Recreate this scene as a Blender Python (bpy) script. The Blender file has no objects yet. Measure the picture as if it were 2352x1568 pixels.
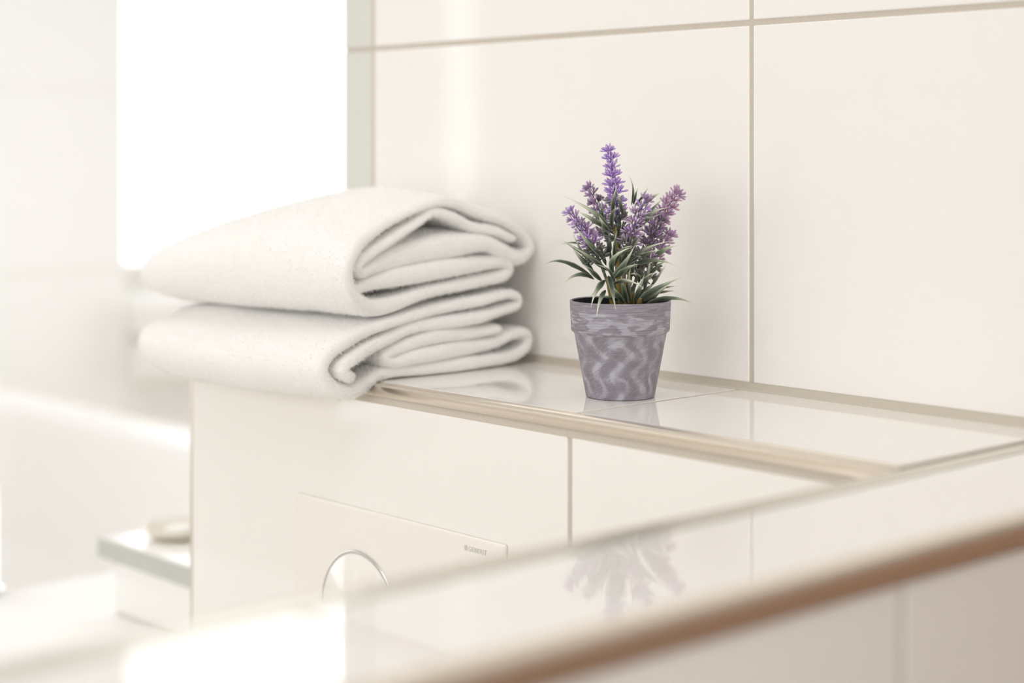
import bpy, bmesh, math, random
from mathutils import Vector, Matrix, noise

random.seed(7)
scene = bpy.context.scene
COL = scene.collection

# ------------------------------------------------------------------ camera
CAM = Vector((0.8335, -1.0104, 1.1798))
cd = bpy.data.cameras.new('camera')
cam = bpy.data.objects.new('camera', cd)
COL.objects.link(cam)
cam.location = CAM
cam.rotation_euler = (math.radians(90), 0, math.radians(47.496))
cd.sensor_width = 36.0
cd.lens = 3962.0 / 2352.0 * 36.0
cd.shift_y = -444.0 / 2352.0
cd.clip_start = 0.02
cd.dof.use_dof = True
cd.dof.focus_distance = 1.245
cd.dof.aperture_fstop = 2.9
scene.camera = cam

# ------------------------------------------------------------------ world / exposure
world = bpy.data.worlds.new('overcast_sky')
scene.world = world
world.use_nodes = True
bg = world.node_tree.nodes['Background']
bg.inputs['Color'].default_value = (1.0, 0.992, 0.988, 1)
bg.inputs['Strength'].default_value = 2.2
vs = scene.view_settings
vs.view_transform = 'Standard'
vs.look = 'None'
vs.exposure = 0.19
vs.gamma = 1.0
vs.use_curve_mapping = False
try:
    scene.cycles.use_denoising = True
    scene.cycles.max_bounces = 10
    scene.cycles.diffuse_bounces = 7
    scene.cycles.glossy_bounces = 4
    scene.cycles.transparent_max_bounces = 8
    scene.cycles.use_adaptive_sampling = True
    scene.cycles.adaptive_threshold = 0.05
    scene.cycles.sample_clamp_indirect = 12.0
    scene.cycles.caustics_reflective = False
    scene.cycles.caustics_refractive = False
except Exception:
    pass

# room extents
XW, XR = -2.72, 1.75          # window wall / rear wall
YL, YB = -3.0, 2.4            # left wall / far right wall
ZC = 2.5
WIN_A = (1.03, 2.34, 0.846, 2.45)     # y0 y1 z0 z1 on the window wall
WIN_B = (-2.36, -2.04, 0.40, 2.42)    # narrow window on the window wall, near the corner
ADDED_WIN_C = (-1.30, -0.20, 0.40, 2.42)    # unseen wide window added on the window wall for more light
WIN_D = (-1.6, 1.2, 0.40, 2.42)       # x0 x1 z0 z1 on the left wall
ADDED_SKYLIGHTS = ((-2.66, -0.85, -0.8, 2.3), (0.05, 1.35, -1.9, -0.25))   # x0 x1 y0 y1: unseen, added for fill over the bath and over the cross wall

ADDED_WIN_E = (-2.66, -0.3, 0.20, 2.45)      # x0 x1 z0 z1 on the right wall; unseen window added to brighten the bath end

ADDED_WIN_F = (-2.7, -0.8, 0.40, 2.42)      # y0 y1 z0 z1 on the rear wall; unseen window added to light the cross wall face


def portal(name, loc, rot, sx, sy):
    l = bpy.data.lights.new(name, 'AREA')
    l.shape = 'RECTANGLE'
    l.size, l.size_y = sx, sy
    l.cycles.is_portal = True
    o = bpy.data.objects.new(name, l)
    COL.objects.link(o)
    o.location = loc
    o.rotation_euler = rot


R90 = math.pi / 2
portal('daylight_portal', (XW - 0.16, (WIN_A[0] + WIN_A[1]) / 2, (WIN_A[2] + WIN_A[3]) / 2), (0, -R90, 0),
       WIN_A[3] - WIN_A[2], WIN_A[1] - WIN_A[0])
portal('daylight_portal', (XW - 0.16, (ADDED_WIN_C[0] + ADDED_WIN_C[1]) / 2, (ADDED_WIN_C[2] + ADDED_WIN_C[3]) / 2), (0, -R90, 0),
       ADDED_WIN_C[3] - ADDED_WIN_C[2], ADDED_WIN_C[1] - ADDED_WIN_C[0])
portal('daylight_portal', (XW - 0.16, (WIN_B[0] + WIN_B[1]) / 2, (WIN_B[2] + WIN_B[3]) / 2), (0, -R90, 0),
       WIN_B[3] - WIN_B[2], WIN_B[1] - WIN_B[0])
for W_ in (WIN_D,):
    portal('daylight_portal', ((W_[0] + W_[1]) / 2, YL - 0.16, (W_[2] + W_[3]) / 2), (R90, 0, 0), W_[1] - W_[0], W_[3] - W_[2])

portal('daylight_portal', ((ADDED_WIN_E[0] + ADDED_WIN_E[1]) / 2, YB + 0.16, (ADDED_WIN_E[2] + ADDED_WIN_E[3]) / 2), (-R90, 0, 0), ADDED_WIN_E[1] - ADDED_WIN_E[0], ADDED_WIN_E[3] - ADDED_WIN_E[2])
portal('daylight_portal', (XR + 0.16, (ADDED_WIN_F[0] + ADDED_WIN_F[1]) / 2, (ADDED_WIN_F[2] + ADDED_WIN_F[3]) / 2), (0, R90, 0), ADDED_WIN_F[3] - ADDED_WIN_F[2], ADDED_WIN_F[1] - ADDED_WIN_F[0])
for S_ in ADDED_SKYLIGHTS:
    portal('daylight_portal', ((S_[0] + S_[1]) / 2, (S_[2] + S_[3]) / 2, ZC + 0.16), (0, 0, 0), S_[1] - S_[0], S_[3] - S_[2])


# ------------------------------------------------------------------ materials
def mat(name, color, rough=0.5, metal=0.0, ior=1.5, bump=None, var=None, sheen=0.0):
    m = bpy.data.materials.new(name)
    m.use_nodes = True
    nt = m.node_tree
    p = nt.nodes['Principled BSDF']
    p.inputs['Base Color'].default_value = (*color, 1)
    p.inputs['Roughness'].default_value = rough
    p.inputs['Metallic'].default_value = metal
    p.inputs['IOR'].default_value = ior
    if sheen:
        p.inputs['Sheen Weight'].default_value = sheen
        p.inputs['Sheen Roughness'].default_value = 0.6
    tc = nt.nodes.new('ShaderNodeTexCoord')
    if var:
        n = nt.nodes.new('ShaderNodeTexNoise')
        n.inputs['Scale'].default_value = var[0]
        n.inputs['Detail'].default_value = 4
        nt.links.new(tc.outputs['Object'], n.inputs['Vector'])
        r = nt.nodes.new('ShaderNodeMix')
        r.data_type = 'RGBA'
        r.inputs['A'].default_value = (*[c * (1 - var[1]) for c in color], 1)
        r.inputs['B'].default_value = (*[min(1, c * (1 + var[1])) for c in color], 1)
        nt.links.new(n.outputs['Fac'], r.inputs['Factor'])
        nt.links.new(r.outputs['Result'], p.inputs['Base Color'])
    if bump:
        n = nt.nodes.new('ShaderNodeTexNoise')
        n.inputs['Scale'].default_value = bump[0]
        n.inputs['Detail'].default_value = 3
        nt.links.new(tc.outputs['Object'], n.inputs['Vector'])
        b = nt.nodes.new('ShaderNodeBump')
        b.inputs['Strength'].default_value = bump[1]
        b.inputs['Distance'].default_value = bump[2]
        nt.links.new(n.outputs['Fac'], b.inputs['Height'])
        nt.links.new(b.outputs['Normal'], p.inputs['Normal'])
    return m


M = {}
M['tile'] = mat('glazed_tile', (0.86, 0.837, 0.803), 0.035, var=(2.0, 0.01), bump=(4.0, 0.02, 0.002))
M['white_tile'] = mat('white_tile', (0.93, 0.93, 0.915), 0.2, var=(2.0, 0.01))
M['grout'] = mat('grout', (0.56, 0.505, 0.435), 0.9, var=(900, 0.12), bump=(1500, 0.4, 0.0004))
M['silicone'] = mat('silicone_bead', (0.56, 0.51, 0.43), 0.45, var=(300, 0.04))
M['profile'] = mat('champagne_profile', (0.83, 0.745, 0.645), 0.26, metal=1.0, bump=(60, 0.05, 0.001))
M['satin'] = mat('satin_profile', (0.72, 0.70, 0.61), 0.3, metal=1.0, bump=(60, 0.05, 0.001))
M['gap'] = mat('dark_gap', (0.10, 0.07, 0.08), 0.8)
M['plaster'] = mat('white_plaster', (0.89, 0.87, 0.83), 0.8, var=(20, 0.01), bump=(200, 0.1, 0.0008))
M['beige'] = mat('beige_plaster', (0.62, 0.53, 0.43), 0.8, var=(12, 0.02))
M['floor'] = mat('floor_stone', (0.72, 0.67, 0.60), 0.35, var=(6, 0.05))
M['frame'] = mat('white_lacquer', (0.86, 0.85, 0.82), 0.3, var=(15, 0.008))
M['enamel'] = mat('white_enamel', (0.88, 0.87, 0.85), 0.12, var=(4, 0.005))
M['chrome'] = mat('chrome', (0.78, 0.78, 0.76), 0.12, metal=1.0, bump=(30, 0.02, 0.001))
M['plate'] = mat('flush_plate_white', (0.86, 0.83, 0.785), 0.08, var=(8, 0.01))
M['trim'] = mat('grey_trim', (0.64, 0.64, 0.595), 0.35, var=(9, 0.01))
M['logo'] = mat('grey_print', (0.56, 0.54, 0.50), 0.5, var=(50, 0.02))
M['traygrey'] = mat('grey_stone_tray', (0.50, 0.50, 0.465), 0.35, var=(40, 0.08))
M['ceramic'] = mat('cream_ceramic', (0.72, 0.68, 0.58), 0.25, var=(30, 0.03))
M['soil'] = mat('black_foam', (0.012, 0.011, 0.012), 0.9, var=(400, 0.3), bump=(300, 0.8, 0.002))
M['stem'] = mat('mustard_stem', (0.26, 0.19, 0.045), 0.5, var=(150, 0.3))
M['wood'] = mat('added_brown_door', (0.29, 0.175, 0.11), 0.4, var=(10, 0.15))

# glass pane: lets the daylight straight through, faint reflection
g = bpy.data.materials.new('window_glass')
g.use_nodes = True
nt = g.node_tree
for n in list(nt.nodes):
    if n.type != 'OUTPUT_MATERIAL':
        nt.nodes.remove(n)
out = [n for n in nt.nodes if n.type == 'OUTPUT_MATERIAL'][0]
tr = nt.nodes.new('ShaderNodeBsdfTransparent')
gl = nt.nodes.new('ShaderNodeBsdfGlossy')
gl.inputs['Roughness'].default_value = 0.02
fr = nt.nodes.new('ShaderNodeFresnel')
fr.inputs['IOR'].default_value = 1.3
mx = nt.nodes.new('ShaderNodeMixShader')
nt.links.new(fr.outputs[0], mx.inputs[0])
nt.links.new(tr.outputs[0], mx.inputs[1])
nt.links.new(gl.outputs[0], mx.inputs[2])
nt.links.new(mx.outputs[0], out.inputs['Surface'])
M['glass'] = g


def terry():
    m = bpy.data.materials.new('white_terry')
    m.use_nodes = True
    nt = m.node_tree
    p = nt.nodes['Principled BSDF']
    p.inputs['Base Color'].default_value = (0.88, 0.868, 0.848, 1)
    p.inputs['Roughness'].default_value = 0.95
    p.inputs['Specular IOR Level'].default_value = 0.1
    p.inputs['Sheen Weight'].default_value = 0.35
    p.inputs['Sheen Roughness'].default_value = 0.5
    tc = nt.nodes.new('ShaderNodeTexCoord')
    v = nt.nodes.new('ShaderNodeTexVoronoi')
    v.inputs['Scale'].default_value = 520
    n = nt.nodes.new('ShaderNodeTexNoise')
    n.inputs['Scale'].default_value = 170
    n.inputs['Detail'].default_value = 5
    a = nt.nodes.new('ShaderNodeMath')
    a.operation = 'MULTIPLY_ADD'
    a.inputs[1].default_value = -0.6
    nt.links.new(tc.outputs['Object'], v.inputs['Vector'])
    nt.links.new(tc.outputs['Object'], n.inputs['Vector'])
    nt.links.new(v.outputs['Distance'], a.inputs[0])
    nt.links.new(n.outputs['Fac'], a.inputs[2])
    b = nt.nodes.new('ShaderNodeBump')
    b.inputs['Strength'].default_value = 0.35
    b.inputs['Distance'].default_value = 0.0016
    nt.links.new(a.outputs[0], b.inputs['Height'])
    nt.links.new(b.outputs['Normal'], p.inputs['Normal'])
    return m


M['terry'] = terry()


def ramp(nt, fac, stops):
    r = nt.nodes.new('ShaderNodeValToRGB')
    el = r.color_ramp.elements
    while len(el) < len(stops):
        el.new(0.5)
    for e, (pos, c) in zip(el, stops):
        e.position = pos
        e.color = (*c, 1)
    nt.links.new(fac, r.inputs['Fac'])
    return r


def mathn(nt, op, a, b=None, c=None):
    n = nt.nodes.new('ShaderNodeMath')
    n.operation = op
    for i, v in enumerate((a, b, c)):
        if v is None:
            continue
        if isinstance(v, (int, float)):
            n.inputs[i].default_value = v
        else:
            nt.links.new(v, n.inputs[i])
    return n.outputs[0]


def mixc(nt, fac, a, b):
    n = nt.nodes.new('ShaderNodeMix')
    n.data_type = 'RGBA'
    if isinstance(fac, (int, float)):
        n.inputs['Factor'].default_value = fac
    else:
        nt.links.new(fac, n.inputs['Factor'])
    for k, v in (('A', a), ('B', b)):
        if isinstance(v, tuple):
            n.inputs[k].default_value = (*v, 1)
        else:
            nt.links.new(v, n.inputs[k])
    return n.outputs['Result']


def combine(nt, x, y, z=0.0):
    n = nt.nodes.new('ShaderNodeCombineXYZ')
    for i, v in enumerate((x, y, z)):
        if isinstance(v, (int, float)):
            n.inputs[i].default_value = v
        else:
            nt.links.new(v, n.inputs[i])
    return n.outputs[0]


def noise_tex(nt, vec, scale, detail=3.0, rough=0.5):
    n = nt.nodes.new('ShaderNodeTexNoise')
    n.inputs['Scale'].default_value = scale
    n.inputs['Detail'].default_value = detail
    n.inputs['Roughness'].default_value = rough
    nt.links.new(vec, n.inputs['Vector'])
    return n.outputs['Fac']


def leaf_material():
    m = bpy.data.materials.new('frosted_leaf')
    m.use_nodes = True
    nt = m.node_tree
    p = nt.nodes['Principled BSDF']
    p.inputs['Roughness'].default_value = 0.45
    uv = nt.nodes.new('ShaderNodeUVMap')
    sp = nt.nodes.new('ShaderNodeSeparateXYZ')
    nt.links.new(uv.outputs[0], sp.inputs[0])
    oi = nt.nodes.new('ShaderNodeObjectInfo')
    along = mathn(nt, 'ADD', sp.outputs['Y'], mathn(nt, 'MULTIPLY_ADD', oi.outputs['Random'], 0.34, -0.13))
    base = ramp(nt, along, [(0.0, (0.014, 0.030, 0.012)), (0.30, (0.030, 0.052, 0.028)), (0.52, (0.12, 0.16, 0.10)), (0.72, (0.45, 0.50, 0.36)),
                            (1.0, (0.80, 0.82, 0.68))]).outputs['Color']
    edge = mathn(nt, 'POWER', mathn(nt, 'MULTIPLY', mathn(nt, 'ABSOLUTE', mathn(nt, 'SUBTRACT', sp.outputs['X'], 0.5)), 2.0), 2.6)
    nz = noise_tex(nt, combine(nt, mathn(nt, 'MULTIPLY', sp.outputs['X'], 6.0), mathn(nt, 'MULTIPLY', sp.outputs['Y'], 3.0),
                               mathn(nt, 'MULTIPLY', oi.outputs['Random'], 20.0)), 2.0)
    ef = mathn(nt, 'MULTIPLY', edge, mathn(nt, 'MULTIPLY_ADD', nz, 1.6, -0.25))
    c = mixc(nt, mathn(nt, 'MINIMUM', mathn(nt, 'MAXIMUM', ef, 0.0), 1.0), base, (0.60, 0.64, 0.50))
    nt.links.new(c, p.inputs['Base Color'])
    return m


M['leaf'] = leaf_material()


def floret_material():
    m = bpy.data.materials.new('lavender_floret')
    m.use_nodes = True
    nt = m.node_tree
    p = nt.nodes['Principled BSDF']
    p.inputs['Roughness'].default_value = 0.5
    at = nt.nodes.new('ShaderNodeAttribute')
    at.attribute_name = 'tint'
    tc = nt.nodes.new('ShaderNodeTexCoord')
    nz = noise_tex(nt, tc.outputs['Object'], 500)
    c = mixc(nt, mathn(nt, 'MULTIPLY_ADD', nz, 0.5, -0.12), at.outputs['Color'], (0.52, 0.44, 0.50))
    nt.links.new(c, p.inputs['Base Color'])
    return m


M['floret'] = floret_material()


def pot_material():
    m = bpy.data.materials.new('brushed_grey_pot')
    m.use_nodes = True
    nt = m.node_tree
    p = nt.nodes['Principled BSDF']
    p.inputs['Roughness'].default_value = 0.5
    uv = nt.nodes.new('ShaderNodeUVMap')
    sp = nt.nodes.new('ShaderNodeSeparateXYZ')
    nt.links.new(uv.outputs[0], sp.inputs[0])
    u, v = sp.outputs['X'], sp.outputs['Y']        # metres round the pot, metres up
    uvv = combine(nt, u, v)
    # body: wavy ribbons brushed up the wall
    def ribbons(per, wl, amp, wscale, wamt, off):
        w1 = noise_tex(nt, combine(nt, mathn(nt, 'ADD', u, off), v, off * 7), wscale, 1.5)
        cell = nt.nodes.new('ShaderNodeTexWhiteNoise')
        cell.noise_dimensions = '1D'
        nt.links.new(mathn(nt, 'FLOOR', mathn(nt, 'MULTIPLY', mathn(nt, 'ADD', u, off), 1 / per)), cell.inputs['W'])
        phs = mathn(nt, 'ADD', mathn(nt, 'MULTIPLY', w1, wamt), off * 100)
        ang = mathn(nt, 'ADD', mathn(nt, 'MULTIPLY', v, 2 * math.pi / wl), phs)
        sn = mathn(nt, 'SINE', ang)
        x = mathn(nt, 'ADD', mathn(nt, 'ADD', u, mathn(nt, 'MULTIPLY', sn, amp)), mathn(nt, 'MULTIPLY', w1, per * .9))
        fr_ = mathn(nt, 'FRACT', mathn(nt, 'MULTIPLY', x, 1 / per))
        tri_ = mathn(nt, 'ABSOLUTE', mathn(nt, 'MULTIPLY_ADD', fr_, 2.0, -1.0))
        rb = ramp(nt, tri_, [(0.0, (1, 1, 1)), (0.25, (0.85, 0.85, 0.85)), (0.50, (0.12, 0.12, 0.12)), (1.0, (0, 0, 0))]).outputs['Color']
        return rb, x
    rb1, x1 = ribbons(0.0180, 0.0235, 0.0052, 60, 2.6, 0.013)
    rb2, x2 = ribbons(0.0250, 0.0200, -0.0058, 45, 4.0, 0.171)
    m1 = ramp(nt, noise_tex(nt, uvv, 75, 2), [(0.30, (0.45, .45, .45)), (0.55, (1, 1, 1))]).outputs['Color']
    m2 = ramp(nt, noise_tex(nt, combine(nt, v, u, 3.0), 70, 2), [(0.38, (0, 0, 0)), (0.60, (1, 1, 1))]).outputs['Color']
    # bristle streaks, slanting up to the right like brush marks
    st1 = noise_tex(nt, combine(nt, mathn(nt, 'MULTIPLY', mathn(nt, 'ADD', x1, mathn(nt, 'MULTIPLY', v, 0.8)), 130),
                                mathn(nt, 'MULTIPLY', mathn(nt, 'SUBTRACT', v, mathn(nt, 'MULTIPLY', x1, 0.42)), 1900)), 1.0, 4, 0.7)
    body_f = mathn(nt, 'ADD', mathn(nt, 'ADD', mathn(nt, 'MULTIPLY', mathn(nt, 'MULTIPLY', rb1, m1), 0.42),
                                    mathn(nt, 'MULTIPLY', mathn(nt, 'MULTIPLY', rb2, m2), 0.40)),
                   mathn(nt, 'MULTIPLY_ADD', st1, 1.7, -0.62))
    # rim: horizontal brush strokes and pale blotches near its lower edge
    st2 = noise_tex(nt, combine(nt, mathn(nt, 'MULTIPLY', u, 75), mathn(nt, 'MULTIPLY', v, 900)), 1.0, 4, 0.6)
    bl = noise_tex(nt, combine(nt, mathn(nt, 'MULTIPLY', u, 70), mathn(nt, 'MULTIPLY', v, 190)), 1.0, 1.5)
    blm = ramp(nt, bl, [(0.0, (0, 0, 0)), (0.49, (0, 0, 0)), (0.53, (1, 1, 1)), (1.0, (1, 1, 1))]).outputs['Color']
    low = mathn(nt, 'LESS_THAN', v, 0.0625)
    rim_f = mathn(nt, 'ADD', mathn(nt, 'MULTIPLY_ADD', st2, 1.9, -0.62),
                  mathn(nt, 'MULTIPLY', mathn(nt, 'MULTIPLY', blm, low), 0.42))
    isrim = mathn(nt, 'GREATER_THAN', v, 0.0462)
    f = mathn(nt, 'ADD', mathn(nt, 'MULTIPLY', rim_f, isrim),
              mathn(nt, 'MULTIPLY', body_f, mathn(nt, 'SUBTRACT', 1.0, isrim)))
    col = ramp(nt, f, [(0.0, (0.180, 0.155, 0.185)), (0.40, (0.262, 0.240, 0.280)), (0.80, (0.385, 0.375, 0.43)),
                       (1.0, (0.44, 0.44, 0.49))]).outputs['Color']
    nt.links.new(col, p.inputs['Base Color'])
    b = nt.nodes.new('ShaderNodeBump')
    b.inputs['Strength'].default_value = 0.15
    b.inputs['Distance'].default_value = 0.0004
    nt.links.new(f, b.inputs['Height'])
    nt.links.new(b.outputs['Normal'], p.inputs['Normal'])
    return m


M['pot'] = pot_material()


# ------------------------------------------------------------------ helpers
def obj(name, mesh, material=None, parent=None, smooth=False):
    o = bpy.data.objects.new(name, mesh)
    COL.objects.link(o)
    if material is not None and not mesh.materials:
        mesh.materials.append(M[material])
    if parent is not None:
        o.parent = parent
    if smooth:
        mesh.shade_smooth()
        mesh.set_sharp_from_angle(angle=math.radians(30))
    return o


def tag(o, label, cat, group=None):
    o['label'] = label
    o['category'] = cat
    if group:
        o['group'] = group
    return o


def struct(o, label=None, cat=None):
    o['kind'] = 'structure'
    if label:
        o['label'] = label
    if cat:
        o['category'] = cat
    return o


def empty(name, loc):
    o = bpy.data.objects.new(name, None)
    COL.objects.link(o)
    o.location = loc
    return o


def pyd(name, verts, faces):
    m = bpy.data.meshes.new(name)
    m.from_pydata([tuple(v) for v in verts], [], faces)
    m.update()
    return m


def bm_mesh(name, bm):
    bmesh.ops.recalc_face_normals(bm, faces=bm.faces)
    m = bpy.data.meshes.new(name)
    bm.to_mesh(m)
    bm.free()
    return m


def add_box(bm, x0, x1, y0, y1, z0, z1, bevel=0.0, seg=2):
    g = bmesh.ops.create_cube(bm, size=1.0)
    vs_ = g['verts']
    for v in vs_:
        v.co = Vector((x0 + (v.co.x + .5) * (x1 - x0), y0 + (v.co.y + .5) * (y1 - y0), z0 + (v.co.z + .5) * (z1 - z0)))
    if bevel:
        es = list({e for v in vs_ for e in v.link_edges})
        bmesh.ops.bevel(bm, geom=es, offset=bevel, segments=seg, affect='EDGES', profile=0.5)


def box_mesh(name, x0, x1, y0, y1, z0, z1, bevel=0.0, seg=2):
    bm = bmesh.new()
    add_box(bm, x0, x1, y0, y1, z0, z1, bevel, seg)
    return bm_mesh(name, bm)


TILE_MESH = {}


def tile(parent, x0, x1, y0, y1, z0, z1, bevel=0.0011, material='tile'):
    """one tile, a child of the wall it is laid on; alike tiles share mesh data"""
    d = (round(x1 - x0, 4), round(y1 - y0, 4), round(z1 - z0, 4), material)
    if d not in TILE_MESH:
        me = box_mesh('tile', -d[0] / 2, d[0] / 2, -d[1] / 2, d[1] / 2, -d[2] / 2, d[2] / 2, bevel, 2)
        me.materials.append(M[material])
        TILE_MESH[d] = me
    o = bpy.data.objects.new('tile', TILE_MESH[d])
    COL.objects.link(o)
    o.parent = parent
    o.location = ((x0 + x1) / 2, (y0 + y1) / 2, (z0 + z1) / 2)
    return o


def sweep(name, sec, p0, p1, closed=True):
    """prism: 2-D section given as 3-D points at p0 offset, extruded to p1"""
    n = len(sec)
    vs_ = [Vector(p) + p0 for p in sec] + [Vector(p) + p1 for p in sec]
    fs = [(i, (i + 1) % n, n + (i + 1) % n, n + i) for i in range(n)]
    fs += [tuple(range(n))[::-1], tuple(range(n, 2 * n))]
    bm = bmesh.new()
    bv = [bm.verts.new(v) for v in vs_]
    for f in fs:
        bm.faces.new([bv[i] for i in f])
    return bm_mesh(name, bm)


def lathe(name, prof, seg=64, uvs=False):
    """prof: list of (r, z); returns closed-around mesh with UV = (arc metres, z)"""
    verts, faces = [], []
    n = len(prof)
    for i in range(seg):
        a = 2 * math.pi * i / seg
        for r, z in prof:
            verts.append((r * math.cos(a), r * math.sin(a), z))
    for i in range(seg):
        j = (i + 1) % seg
        for k in range(n - 1):
            faces.append((i * n + k, j * n + k, j * n + k + 1, i * n + k + 1))
    m = pyd(name, verts, faces)
    if uvs:
        ul = m.uv_layers.new(name='UVMap')
        li = 0
        for i in range(seg):
            for k in range(n - 1):
                for (a, kk) in ((i, k), (i + 1, k), (i + 1, k + 1), (i, k + 1)):
                    ul.data[li].uv = (2 * math.pi * a / seg * 0.033, prof[kk][1])
                    li += 1
    m.shade_smooth()
    return m


# ------------------------------------------------------------------ the room shell
G = 0.0042      # grout joint
TW, TH = 0.465, 0.300

floor = struct(obj('floor', box_mesh('floor', XW - .2, XR + .2, YL - .2, YB + .2, -0.1, 0.0), 'floor'))
bm = bmesh.new()
cx_ = sorted({XW - .2, XR + .2, *[v for S_ in ADDED_SKYLIGHTS for v in S_[:2]]})
cy_ = sorted({YL - .2, YB + .2, *[v for S_ in ADDED_SKYLIGHTS for v in S_[2:]]})
for a0, a1 in zip(cx_[:-1], cx_[1:]):
    for b0, b1 in zip(cy_[:-1], cy_[1:]):
        if not any(a0 >= S_[0] and a1 <= S_[1] and b0 >= S_[2] and b1 <= S_[3] for S_ in ADDED_SKYLIGHTS):
            add_box(bm, a0, a1, b0, b1, ZC, ZC + 0.2)
ceiling = struct(obj('ceiling', bm_mesh('ceiling', bm), 'plaster'))
for n_, S_ in enumerate(ADDED_SKYLIGHTS):
    sk = empty(('window_5', 'window_8')[n_], (S_[0], S_[2], ZC))
    struct(sk, ('unseen skylight added in the ceiling to light the bath', 'unseen skylight added in the ceiling to light the low cross wall')[n_], 'window')
    bm = bmesh.new()
    sw_, sl_ = S_[1] - S_[0], S_[3] - S_[2]
    for b in ((0, sw_, 0, .05), (0, sw_, sl_ - .05, sl_), (0, .05, .05, sl_ - .05), (sw_ - .05, sw_, .05, sl_ - .05)):
        add_box(bm, *b, .12, .19, .004)
    obj('window_frame', bm_mesh('window_frame', bm), 'frame', sk)
    obj('window_pane', box_mesh('window_pane', .05, sw_ - .05, .05, sl_ - .05, .154, .158), 'glass', sk)


def wall_with_holes(name, axis, at, thick, a0, a1, holes, material):
    """wall slab on axis 'x' or 'y', with rectangular openings (lo, hi, z0, z1)"""
    bm = bmesh.new()
    cuts = sorted({a0, a1, *[h[0] for h in holes], *[h[1] for h in holes]})
    for lo, hi in zip(cuts[:-1], cuts[1:]):
        hs = [h for h in holes if h[0] <= lo + 1e-6 and h[1] >= hi - 1e-6]
        spans = [(0.0, ZC)]
        if hs:
            spans = [(0.0, hs[0][2]), (hs[0][3], ZC)]
        for z0, z1 in spans:
            if axis == 'x':
                add_box(bm, min(at, at + thick), max(at, at + thick), lo, hi, z0, z1)
            else:
                add_box(bm, lo, hi, min(at, at + thick), max(at, at + thick), z0, z1)
    return struct(obj(name, bm_mesh(name, bm), material))


wall_window = wall_with_holes('wall_window', 'x', XW - 0.0015, -0.25, YL - .2, YB + .2, [WIN_A, WIN_B, ADDED_WIN_C], 'frame')
wall_left = wall_with_holes('wall_left', 'y', YL, -0.25, XW, XR, [WIN_D], 'plaster')
wall_rear = wall_with_holes('wall_rear', 'x', XR, 0.2, YL - .2, YB + .2, [ADDED_WIN_F], 'plaster')
wall_right = wall_with_holes('wall_right', 'y', YB, 0.2, XW, XR, [ADDED_WIN_E], 'plaster')

# tiles of the window wall (rows meet at the heights seen left of the window)
zs = [0.0, 0.48, 0.8975, 1.3125, 1.73, 2.145, 2.5]
ys = [-3.0, -2.7, -2.36, -2.04, -1.67, -1.3, -0.75, -0.2, 0.2, 0.6, 1.03, 1.64, 2.34, 2.4]
for z0, z1 in zip(zs[:-1], zs[1:]):
    for y0, y1 in zip(ys[:-1], ys[1:]):
        zz0, zz1 = z0, z1
        skip = False
        for h in (WIN_A, WIN_B, ADDED_WIN_C):
            if y0 >= h[0] - 1e-6 and y1 <= h[1] + 1e-6:
                if zz0 >= h[2] - .01 and zz1 <= h[3] + .01:
                    skip = True
                elif zz0 < h[2] < zz1:
                    zz1 = h[2]
                elif zz0 < h[3] < zz1:
                    zz0 = h[3]
        if skip or zz1 - zz0 < .02:
            continue
        tile(wall_window, XW - 0.006, XW, y0 + .004, y1 - .004, zz0 + .004, zz1 - .004, 0.002, 'white_tile')


def window(n, axis, w, at, label, side=-1):
    """frame, mullion, pane and sill set into the opening"""
    a0, a1, z0, z1 = w
    e = empty('window_%d' % n, (at, a0, z0) if axis == 'x' else (a0, at, z0))
    struct(e, label, 'window')
    fw = 0.055
    bars = [(a0, a1, z0, z0 + fw), (a0, a1, z1 - fw, z1), (a0, a0 + fw, z0 + fw, z1 - fw), (a1 - fw, a1, z0 + fw, z1 - fw)]
    bm = bmesh.new()
    d0, d1 = (at - 0.19, at - 0.13) if side < 0 else (at + .13, at + .19)
    for b in bars:
        if axis == 'x':
            add_box(bm, d0 - at, d1 - at, b[0] - a0, b[1] - a0, b[2] - z0, b[3] - z0, .004)
        else:
            add_box(bm, b[0] - a0, b[1] - a0, d0 - at, d1 - at, b[2] - z0, b[3] - z0, .004)
    obj('window_frame', bm_mesh('window_frame', bm), 'frame', e)
    p = (a0 + fw, a1 - fw, z0 + fw, z1 - fw)
    if axis == 'x':
        me = box_mesh('window_pane', side * .16 - .002, side * .16 + .002, p[0] - a0, p[1] - a0, p[2] - z0, p[3] - z0)
    else:
        me = box_mesh('window_pane', p[0] - a0, p[1] - a0, side * .16 - .002, side * .16 + .002, p[2] - z0, p[3] - z0)
    obj('window_pane', me, 'glass', e)
    return e


window(1, 'x', WIN_A, XW, 'bright window beyond the tiled wall end, behind the towels')
window(2, 'x', WIN_B, XW, 'narrow window in the window wall near the left corner')
window(3, 'x', ADDED_WIN_C, XW, 'unseen wide window added for light in the window wall left of the bath')
window(4, 'y', WIN_D, YL, 'wide window in the left wall facing the tiled ledge')
window(6, 'y', ADDED_WIN_E, YB, 'unseen window added in the far right wall to light the bath', 1)
window(7, 'x', ADDED_WIN_F, XR, 'unseen wide window added in the rear wall to light the cross wall', 1)

# unseen door added to brown the mirroring metal profiles and darken the cross wall
WY = -0.0175                                  # face of the tall tiled wall
d = empty('added_door', (0.43, WY - .002, 0))
struct(d, 'unseen brown door added right of the cross wall to tint its metal edge', 'door')
obj('added_door_panel', box_mesh('added_door_panel', 0.0, 0.95, -.030, 0.0, 0.002, 2.05, .003), 'wood', d)
obj('added_door_handle', box_mesh('added_door_handle', .78, .90, -.085, -.065, 1.02, 1.045, .006), 'chrome', d)

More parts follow.
